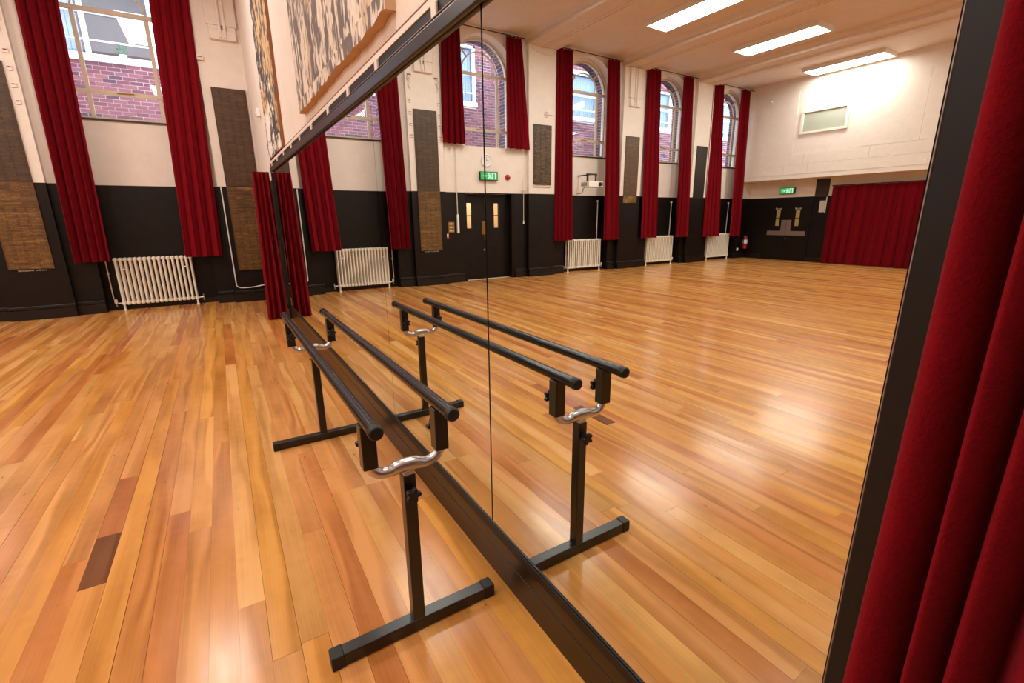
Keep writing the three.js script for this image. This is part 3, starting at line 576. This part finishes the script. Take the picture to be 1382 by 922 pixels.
  part('cord', rod([0, 1.36, 0.02], [0, 2.06, 0.02], 0.007), M.cream, cord); part('bobbin', rod([0, 1.29, 0.02], [0, 1.37, 0.02], 0.018, 12, 0.013), M.whitePlastic, cord); part('cleat', merge([rod([0.03, 2.09, 0.0], [0.03, 2.09, 0.05], 0.012), rod([0.08, 2.09, 0.045], [-0.06, 2.10, 0.045], 0.009), rod([0.03, 2.09, 0.03], [0.03, 2.33, 0.03], 0.006)]), M.cream, cord);
  // cable trunking by the corner board, along the skirting to the mirror
  const tr = thing('cable_conduit', 'thin white cable running down beside the corner honours board and along the skirting', 'cable', [0, 0, 0]);
  part('riser', rod([-0.655, 0.30, PILZ + 0.012], [-0.655, 1.99, PILZ + 0.012], 0.010), M.whitePlastic, tr);
  part('run', tube([[-0.655, 0.30, PILZ + 0.012], [-0.615, 0.265, PILZ + 0.012], [-0.4, 0.255, PILZ + 0.012], [-0.2, 0.285, PILZ + 0.012], [-0.085, 0.30, PILZ + 0.012]], 0.009, 30, 8), M.whitePlastic, tr);
  const jb = thing('junction_box', 'small white junction box on the corner pilaster high beside the red curtain', 'switch box', [-0.655, 3.97, PILZ]);
  part('box', rbox(-0.045, 0.045, -0.045, 0.045, 0, 0.035, 0.005), M.whiteTrim, jb); part('cover', rbox(-0.03, 0.03, -0.006, 0.006, 0.034, 0.04, 0.003), M.brownTrim, jb);
  const cb = thing('radiator_cable', 'thin pale pipe dropping behind the curtain to the mirror window radiator', 'pipe', [-2.44, 0, -0.20]);
  part('pipe', rod([0, 0.2, 0.02], [0, 1.1, 0.02], 0.009), M.cream, cb); part('clip', box(-0.015, 0.015, 0.6, 0.62, -0.038, 0.03), M.cream, cb);
  const sensor = onMirrorWall(thing('wall_sensor', 'small white box on the wall between corner board and narrow painting', 'sensor', [0.012, 2.946, 1.6]));
  part('case', rbox(-0.05, 0, -0.055, 0.055, -0.045, 0.045, 0.01), M.whitePlastic, sensor); part('lens', new THREE.SphereGeometry(0.018, 10, 8).translate(-0.048, -0.015, 0), M.cream, sensor);
  // projector on its bracket below window_3
  const p = thing('projector', 'white projector on a black wall bracket under the arched window', 'projector', [-7.64, 2.175, 0.28]); p.rotation.y = 0.0;
  part('body', rbox(-0.235, 0.235, 0.0, 0.135, -0.16, 0.17, 0.012, 2), M.whitePlastic, p);
  part('vent', merge(Array.from({ length: 6 }, (_, k) => box(0.236, 0.239, 0.03, 0.10, -0.11 + k * 0.035, -0.09 + k * 0.035))), M.steelPlate, p);
  part('lens_barrel', rod([-0.13, 0.07, 0.16], [-0.13, 0.07, 0.23], 0.05, 20, 0.045), M.blackPlastic, p); part('lens', rod([-0.13, 0.07, 0.228], [-0.13, 0.07, 0.234], 0.034, 20), mat(lin(40, 46, 60), 0.08), p);
  part('bracket', merge([rbox(-0.15, -0.12, 0.135, 0.33, -0.02, 0.02, 0.004), rbox(0.12, 0.16, 0.135, 0.33, -0.02, 0.02, 0.004), rbox(-0.17, 0.17, 0.30, 0.335, -0.02, 0.02, 0.004), rbox(-0.2, 0.22, 0.133, 0.146, -0.03, 0.03, 0.003), rbox(-0.02, 0.02, 0.30, 0.33, -0.57, 0.0, 0.004)]), M.blackMetal, p, 'black steel bracket');
  part('cable', tube([[0.14, 0.0, -0.1], [0.16, -0.05, -0.16], [0.10, -0.06, -0.2], [0.06, -0.12, -0.3], [0.05, -0.14, -0.56]], 0.008, 30, 6), M.blackPlastic, p);
  // wall socket and extinguisher under the gallery
  const so = thing('wall_socket', 'small white wall socket low between last radiator and extinguisher', 'socket', [-14.75, 0.30, FACE]);
  part('plate', rbox(-0.05, 0.05, -0.045, 0.045, 0, 0.012, 0.004), M.whitePlastic, so); part('switch', rbox(-0.02, 0.02, -0.01, 0.014, 0.01, 0.018, 0.003), M.whiteTrim, so);
  const fe = thing('fire_extinguisher', 'red fire extinguisher with a white label on the black wall under the gallery', 'fire extinguisher', [-15.02, 0.32, FACE + 0.095]);
  part('cylinder', new THREE.LatheGeometry([[0, 0], [0.07, 0], [0.075, 0.012], [0.075, 0.34], [0.066, 0.38], [0.04, 0.41], [0.025, 0.42], [0.025, 0.44], [0, 0.44]].map((q) => new THREE.Vector2(...q)), 24), M.red, fe);
  part('label_band', new THREE.CylinderGeometry(0.0765, 0.0765, 0.13, 24, 1, true).translate(0, 0.24, 0), M.whitePlastic, fe, 'white instruction label');
  part('valve', merge([rbox(-0.03, 0.03, 0.44, 0.475, -0.02, 0.02, 0.005), rbox(-0.02, 0.09, 0.475, 0.49, -0.012, 0.012, 0.004)]), M.blackPlastic, fe);
  part('hose', tube([[0.03, 0.455, 0], [0.10, 0.42, 0.0], [0.095, 0.25, 0.0], [0.092, 0.10, 0.0]], 0.011, 20, 8), M.blackPlastic, fe);
  part('wall_bracket', box(-0.03, 0.03, 0.2, 0.26, -0.094, -0.07), M.blackMetal, fe);
}

// ------------------------------------------------------------------ recess under the gallery: doors, board, vent window
{
  const x = BACK_X + 0.002;
  const mk = (n, z0, z1, pz) => {
    const d = struct(n);
    part('door_leaf', uvPlanar(box(x, x + 0.035, 0.01, 1.97, z0, z1)), M.dado, d);
    part('vision_pane', box(x + 0.034, x + 0.04, 1.10, 1.60, pz - 0.06, pz + 0.06), mat(lin(176, 158, 96), 0.25), d, 'narrow yellowish vision pane');
    part('pane_bar', box(x + 0.034, x + 0.048, 1.34, 1.36, pz - 0.07, pz + 0.07), M.blackPaint, d);
    part('closer_hook', merge([rbox(x + 0.035, x + 0.05, 1.62, 1.66, pz - 0.1, pz + 0.1, 0.004), rod([x + 0.05, 1.67, pz - 0.09], [x + 0.05, 1.60, pz - 0.05], 0.012), rod([x + 0.05, 1.67, pz + 0.09], [x + 0.05, 1.60, pz + 0.05], 0.012)]), M.silver, d);
    return d;
  };
  const a = mk('door_3', 0.60, 1.330, 1.04), b = mk('door_4', 1.335, 2.06, 1.66);
  part('kick_plate', box(x + 0.0355, x + 0.04, 0.80, 0.94, 0.73, 1.329), M.steelPlate, a, 'dull metal push plate');
  part('kick_plate', box(x + 0.0355, x + 0.04, 0.80, 0.94, 1.336, 1.96), M.steelPlate, b, 'dull metal push plate');
  part('push_plate', box(x + 0.0355, x + 0.04, 0.941, 1.29, 1.17, 1.329), M.steelPlate, a); part('push_plate', box(x + 0.0355, x + 0.04, 0.941, 1.29, 1.336, 1.49), M.steelPlate, b);
  part('lock_cylinder', rod([x + 0.035, 0.70, 1.37], [x + 0.046, 0.70, 1.37], 0.02), M.silver, b);
  const bd = thing('notice_board', 'narrow dark brown board under the gallery beside the crimson curtain', 'board', [BACK_X + 0.004, 0, 2.27]);
  part('panel', rbox(0, 0.03, 1.98, 2.50, -0.19, 0.19, 0.003), mat(lin(64, 46, 30), 0.5, { map: darkTex }), bd); part('notice', box(0.001, 0.006, 1.52, 1.86, -0.02, 0.14), M.paper, bd, 'pale paper notice'); part('notice_edge', box(0.001, 0.012, 1.50, 1.97, 0.15, 0.175), M.whiteTrim, bd);
  const w = struct('window_6'), gx = HALL_X + 0.007;
  part('window_frame', merge([rbox(gx, gx + 0.03, 3.76, 3.82, 1.68, 2.97, 0.004), rbox(gx, gx + 0.03, 4.34, 4.40, 1.68, 2.97, 0.004), rbox(gx, gx + 0.03, 3.82, 4.34, 1.68, 1.76, 0.004), rbox(gx, gx + 0.03, 3.82, 4.34, 2.89, 2.97, 0.004)]), M.whiteTrim, w);
  part('frosted_pane', box(gx - 0.004, gx + 0.004, 3.82, 4.34, 1.76, 2.89), mat(lin(176, 178, 164), 0.35), w, 'greenish grey pane');
  const det = thing('smoke_detector', 'small round white detector on the soffit above the far exit sign', 'detector', [-14.95, 2.52, 1.2]);
  part('base', new THREE.CylinderGeometry(0.055, 0.05, 0.02, 20).translate(0, -0.01, 0), M.whitePlastic, det); part('cap', new THREE.CylinderGeometry(0.04, 0.028, 0.025, 20).translate(0, -0.03, 0), M.whitePlastic, det);
  const cam = thing('wall_speaker', 'tiny white bracket fitting high on the gallery wall near the last curtain', 'fitting', [HALL_X, 4.86, 0.75]);
  part('arm', rod([0, 0, 0], [0.07, -0.02, 0], 0.012), M.whiteTrim, cam); part('head', new THREE.SphereGeometry(0.035, 12, 10).translate(0.085, -0.03, 0), M.whiteTrim, cam);
}

// ------------------------------------------------------------------ paintings above the mirror
function paintTex(w, h, s, light, dark, tan, tanShare, stretch) {
  return dataTex(w, h, (x, y) => {
    const u = x / w, v = y / h, n = 0.34 * vnoise(u * 7, v * 9 * stretch, s) + 0.36 * vnoise(u * 22, v * 30 * stretch, s + 1) + 0.30 * vnoise(u * 70, v * 70 * stretch, s + 2);
    const k = Math.max(0, Math.min(1, (n - 0.46) * 12)), tn = Math.max(0, Math.min(1, (vnoise(u * 3, v * 5, s + 5) + tanShare * u - 0.75) * 9));
    const f = 0.88 + 0.24 * vnoise(u * 160, v * 40, s + 6);
    return [0, 1, 2].map((i) => { const base = light[i] + (tan[i] - light[i]) * tn; return (base + (dark[i] - base) * k) * f / 255; });
  });
}
{
  const bt = [0, 1, 2].map((k) => paintTex(256, 512, 501 + 20 * k, [226, 212, 196], [112, 100, 98], [206, 180, 154], 0, 0.8));
  const t = onMirrorWall(thing('board_painting', 'large grey and white abstract painted on rough boards above the mirror', 'painting', [0.011, 0, 0]));
  const zs = [5.17, 5.80, 6.70, 7.58];
  for (let k = 0; k < 3; k++) {
    const s = new THREE.Shape(); seed = 900 + k; const z0 = zs[k] + 0.003, z1 = zs[k + 1] - 0.003;
    s.moveTo(z0, 4.75); const n = 14; const edge = [];
    for (let i = 0; i <= n; i++) edge.push([z0 + (z1 - z0) * i / n, 2.315 + (i % n ? rr(-0.010, 0.018) : 0)]);
    edge.forEach((p) => s.lineTo(...p)); s.lineTo(z1, 4.75); s.closePath();
    const g = new THREE.ExtrudeGeometry(s, { depth: 0.048, bevelEnabled: false }); const p = g.attributes.position, nn = g.attributes.normal, uv = g.attributes.uv;
    for (let i = 0; i < p.count; i++) { uv.setXY(i, (p.getX(i) - z0) / (z1 - z0), (p.getY(i) - 2.4) / 2.4); }
    g.rotateY(-Math.PI / 2);                                          // shape x becomes world z, depth goes to -x
    part('painted_board', g, [mat(new THREE.Color(1, 1, 1), 0.75, { map: bt[k] }), M.woodEdge], t, 'rough board painted grey and white');
  }
  for (const y of [2.9, 4.2]) part('rear_batten', box(-0.004, 0.0005, y, y + 0.06, 5.3, 7.5), M.woodEdge, t);
  const t2 = onMirrorWall(thing('narrow_painting', 'narrow black, white and ochre abstract painting above the far end of the mirror', 'painting', [0.011, 0, 0]));
  const at = paintTex(384, 768, 611, [236, 226, 214], [70, 64, 66], [208, 172, 124], 0.45, 0.9);
  const s = new THREE.Shape(); seed = 77; s.moveTo(3.72, 2.235); s.lineTo(3.72, 4.75); s.lineTo(2.45, 4.75); for (let k = 14; k >= 0; k--) s.lineTo(2.28 + 0.016 * k / 2 + rr(-0.05, 0.05), 2.235 + 2.45 * k / 14.5); s.closePath();
  const g = new THREE.ExtrudeGeometry(s, { depth: 0.03, bevelEnabled: false }), p = g.attributes.position, uv = g.attributes.uv;
  for (let i = 0; i < p.count; i++) uv.setXY(i, (p.getX(i) - 2.2) / 1.52, (p.getY(i) - 2.4) / 2.4);
  g.rotateY(-Math.PI / 2);
  part('canvas', g, [mat(new THREE.Color(1, 1, 1), 0.7, { map: at }), M.brownTrim], t2);
}

// ------------------------------------------------------------------ portable ballet barre
{
  const t = onMirrorWall(thing('ballet_barre', 'black freestanding double ballet barre with silver brackets in front of the mirror', 'ballet barre', [-0.369, 0, 7.536]));
  const XO = -0.120, XI = 0.120, ZN = 1.05, ZF = -1.05, yN = 0.849, yF = 0.836, yAt = (z) => yF + (yN - yF) * (z - ZF) / (ZN - ZF), R = 0.0212;
  const cap = new THREE.LatheGeometry([[0, 0.027], [0.016, 0.027], [0.0208, 0.0245], [0.0232, 0.018], [0.0232, 0]].map((q) => new THREE.Vector2(...q)), 28);
  for (const x of [XO, XI]) {
    const b = part('bar', rod([x, yF, ZF + 0.012], [x, yN, ZN - 0.012], R, 28), M.blackFoam, t, 'round black hand bar');
    part('end_cap', cap.clone().rotateX(Math.PI / 2).translate(x, yN, ZN - 0.026), M.blackPlastic, b);
    part('end_cap', cap.clone().rotateX(-Math.PI / 2).translate(x, yF, ZF + 0.026), M.blackPlastic, b);
  }
  const star = (() => { const s = new THREE.Shape(); for (let k = 0; k <= 60; k++) { const a = k / 60 * 2 * Math.PI, r = 0.0175 + 0.006 * Math.cos(5 * a); s[k ? 'lineTo' : 'moveTo'](r * Math.cos(a), r * Math.sin(a)); } return new THREE.ExtrudeGeometry(s, { depth: 0.012, bevelEnabled: true, bevelThickness: 0.003, bevelSize: 0.003, bevelSegments: 2 }); })();
  const knob = (x, y, z, dir) => {
    const g = merge([star.clone().translate(0, 0, 0.02), rod([0, 0, 0], [0, 0, 0.024], 0.008)]); if (dir < 0) g.rotateY(Math.PI);
    part('knob', g.translate(x, y, z), M.blackPlastic, t, 'black star-shaped clamping knob');
  };
  // the cradle: one bent tube, flattened and raised in the middle; sweep of ellipses along its centre line
  const cradleGeo = (dy, z) => {
    const path = new THREE.CatmullRomCurve3([[XO, 0.735], [XO, 0.695], [XO + 0.010, 0.668], [XO + 0.034, 0.652], [XO + 0.066, 0.650], [-0.030, 0.6565], [0, 0.6575], [0.030, 0.6565], [XI - 0.066, 0.650], [XI - 0.034, 0.652], [XI - 0.010, 0.668], [XI, 0.695], [XI, 0.735]].map(([a, b]) => V3(a, b + dy, z)));
    const N = 72, K = 16, pos = [], idx = [];
    for (let i = 0; i <= N; i++) {
      const u = i / N, c = path.getPointAt(u), tg = path.getTangentAt(u), nx = -tg.y, ny = tg.x, mid = Math.exp(-Math.pow((u - 0.5) / 0.13, 4)), ra = 0.0175 + 0.0035 * mid, rz = 0.0175 + 0.002 * mid;
      for (let k = 0; k < K; k++) { const a = k / K * 2 * Math.PI, sq = 1 + 0.16 * mid * Math.pow(Math.abs(Math.sin(2 * a)), 2), A = ra * Math.cos(a) * sq, B = rz * Math.sin(a) * sq; pos.push(c.x + nx * A, c.y + ny * A, c.z + B); }
    }
    for (let i = 0; i < N; i++) for (let k = 0; k < K; k++) { const a = i * K + k, b = i * K + (k + 1) % K; idx.push(a, a + K, b, b, a + K, b + K); }
    const g = new THREE.BufferGeometry(); g.setAttribute('position', new THREE.Float32BufferAttribute(pos, 3)); g.setIndex(idx); g.computeVertexNormals(); return g;
  };
  for (const [z, dir, xc, yb] of [[0.924, 1, 0, 0], [-0.85, -1, 0.004, -0.012]]) {
    const y = yAt(z);
    for (const x of [XO, XI]) {
      part('upright', rbox(x - 0.0235, x + 0.0235, 0.684 + yb, y - R + 0.006, z - 0.0235, z + 0.0235, 0.004, 2), M.blackMetal, t, 'square black sleeve under the bar');
      knob(x, 0.748 + yb, z - dir * 0.0235, -dir);
    }
    part('cradle', cradleGeo(yb, z), M.silver, t, 'curved silver bracket joining the bars');
    part('collar', rbox(xc - 0.0185, xc + 0.0185, 0.622 + yb, 0.642 + yb, z - 0.0185, z + 0.0185, 0.003), M.silver, t);
    part('post', rbox(xc - 0.0215, xc + 0.0215, 0.045, 0.628 + yb, z - 0.0215, z + 0.0215, 0.004, 2), M.blackMetal, t, 'square black post');
    knob(xc, 0.568 + yb, z + dir * 0.0215, dir);
    const f = part('foot', rbox(-0.265, 0.265, 0.004, 0.050, z - 0.024, z + 0.024, 0.004, 2), M.blackMetal, t, 'flat black floor bar');
    for (const q of [-1, 1]) part('foot_cap', rbox(q > 0 ? 0.264 : -0.306, q > 0 ? 0.306 : -0.264, 0.0, 0.0525, z - 0.0262, z + 0.0262, 0.005, 2), M.blackPlastic, f, 'black end cap');
  }
}

// ------------------------------------------------------------------ across the alley: brick building
{
  const ZB = -3.5, X0 = -22.0, X1 = 2.2;
  const openings = [[-3.45, -1.34, 4.62, 6.25], [-6.40, -5.25, 4.66, 6.22], [-11.2, -9.4, 4.66, 6.08], [-14.98, -13.5, 4.66, 6.0], [-19.2, -18.0, 4.6, 6.0]];
  const t = thing('brick_building', 'red brick building with pale mortar seen across the alley through the windows', 'building', [0, 0, 0]);
  const mortar = mat(lin(206, 198, 194), 0.9), s = new THREE.Shape();
  s.moveTo(X0, 0); s.lineTo(X1, 0); s.lineTo(X1, 9); s.lineTo(X0, 9); s.closePath();
  for (const [a, b, c, d] of openings) { const h = new THREE.Path(); h.moveTo(a, c); h.lineTo(b, c); h.lineTo(b, d); h.lineTo(a, d); h.closePath(); s.holes.push(h); }
  part('mortar_wall', ex(s, ZB - 0.3, ZB - 0.008), mortar, t);
  const tones = [[128, 72, 77], [117, 63, 70], [138, 83, 84], [106, 60, 70], [88, 56, 68], [132, 78, 86]].map((c) => lin(...c)), bmats = tones.map((c) => mat(c, 0.85, { map: plasterTex, bumpMap: plasterBump, bumpScale: 0.003 }));
  const full = new THREE.BoxGeometry(0.213, 0.063, 0.03), far = []; seed = 4242; let count = 0;
  for (let r = 0; r * 0.075 < 3.75; r++) {
    const y = 3.02 + r * 0.075, off = (r % 2) * 0.1125;
    for (let x = X0 + 0.15 + off; x < X1 - 0.15; x += 0.225) {
      let xa = x - 0.1065, xb = x + 0.1065; const row = openings.filter(([, , c, d]) => y + 0.02 > c - 0.06 && y - 0.02 < d);
      for (const [a, b] of row) { if (xa < b && xb > b) xa = b; else if (xa < a && xb > a) xb = a; else if (xa >= a && xb <= b) xb = xa; }
      if (xb - xa < 0.03) continue;
      const cut = xb - xa < 0.212;
      const ti = rnd() < 0.08 ? 4 : rnd() < 0.15 ? 3 : Math.floor(rnd() * 3.99) % 4 === 3 ? 5 : Math.floor(rnd() * 3);
      const near = x > -3.6 && x < -0.8 && y > 3.25 && y < 4.8 && count < 298 && !cut;
      if (near) { count++; const m = part('brick', full, bmats[ti], t); m.position.set(x, y, ZB - 0.015 + rr(-0.002, 0.003)); }
      else {
        const g = full.toNonIndexed().scale((xb - xa) / 0.213, 1, 1).translate((xa + xb) / 2, y, ZB - 0.015 + rr(-0.002, 0.003)), col = new Float32Array(g.attributes.position.count * 3), c = tones[ti];
        for (let k = 0; k < col.length; k += 3) { col[k] = c.r; col[k + 1] = c.g; col[k + 2] = c.b; } g.setAttribute('color', new THREE.BufferAttribute(col, 3)); far.push(g);
      }
    }
  }
  const fb = part('distant_bricks', mergeGeometries(far), new THREE.MeshStandardMaterial({ vertexColors: true, roughness: 0.85, map: plasterTex }), t); fb.userData.kind = 'stuff';
  const slatM = mat(lin(120, 140, 172), 0.6), darkGlass = new THREE.MeshPhysicalMaterial({ color: 0xffffff, transmission: 1, thickness: 0, roughness: 0, ior: 1.5 });
  const room = mat(lin(132, 116, 110), 0.9);
  openings.forEach(([a, b, c, d], i) => {
    const w = part('facade_window', merge([rbox(a - 0.02, b + 0.02, c - 0.06, c + 0.07, ZB - 0.12, ZB + 0.03, 0.005), rbox(a, b, d - 0.07, d, ZB - 0.12, ZB - 0.02, 0.005), rbox(a, a + 0.07, c, d, ZB - 0.12, ZB - 0.02, 0.005), rbox(b - 0.09, b, c, d, ZB - 0.12, ZB - 0.02, 0.005), box(a, b, c + (d - c) * 0.5, c + (d - c) * 0.5 + 0.045, ZB - 0.1, ZB - 0.04), box(a, b, c + (d - c) * 0.2, c + (d - c) * 0.2 + 0.025, ZB - 0.1, ZB - 0.05), ...(i === 0 ? [box(-2.55, -2.47, c, d, ZB - 0.11, ZB - 0.03)] : [])]), M.whitePaint, t, 'white framed window in the brick facade');
    part('facade_pane', new THREE.PlaneGeometry(b - a, d - c).translate((a + b) / 2, (c + d) / 2, ZB - 0.09), darkGlass, w);
    part('room_recess', merge([box(a - 0.1, b + 0.1, c - 0.1, d + 0.1, ZB - 1.3, ZB - 1.2), box(a - 0.1, a, c - 0.1, d + 0.1, ZB - 1.3, ZB - 0.301), box(b, b + 0.1, c - 0.1, d + 0.1, ZB - 1.3, ZB - 0.301), box(a, b, d, d + 0.1, ZB - 1.3, ZB - 0.301), box(a, b, c - 0.1, c, ZB - 1.3, ZB - 0.301)]), room, w);
    const [s0, s1] = i === 0 ? [a + 0.08, -2.56] : [a + 0.08, b - 0.1];
    for (let x = s0; x < s1 - 0.05; x += 0.085) part('blind_slat', box(x, x + 0.075, c + 0.08, d - 0.08, ZB - 0.20, ZB - 0.195), slatM, w);
  });
  const pl = thing('window_plant', 'small leafy plant on the sill behind the facade window across the alley', 'plant', [-1.98, 4.69, ZB - 0.22]);
  part('pot', new THREE.CylinderGeometry(0.07, 0.05, 0.1, 14).translate(0, 0.05, 0), M.whitePaint, pl);
  const leaf = mat(lin(70, 104, 66), 0.6); seed = 31;
  for (let k = 0; k < 16; k++) { const a = rr(0, 6.28), e = rr(0.3, 1.2), l = rr(0.12, 0.24); part('leaf', new THREE.SphereGeometry(0.5, 8, 5).scale(0.055, l, 0.012).translate(0, l / 2, 0).rotateX(Math.PI / 2 - e).rotateY(a).translate(0, 0.1, 0), leaf, pl); }
  const al = struct('ground_alley'); part('paving', box(X0, X1, -0.25, -0.13, ZB - 0.3, OUTER - 0.01), mat(lin(130, 128, 124), 0.9), al);
}

scene.traverse((o) => { if (o.isMesh) { o.castShadow = true; o.receiveShadow = true; } if (o.isPointLight) o.castShadow = true; });
renderer.render(scene, camera);
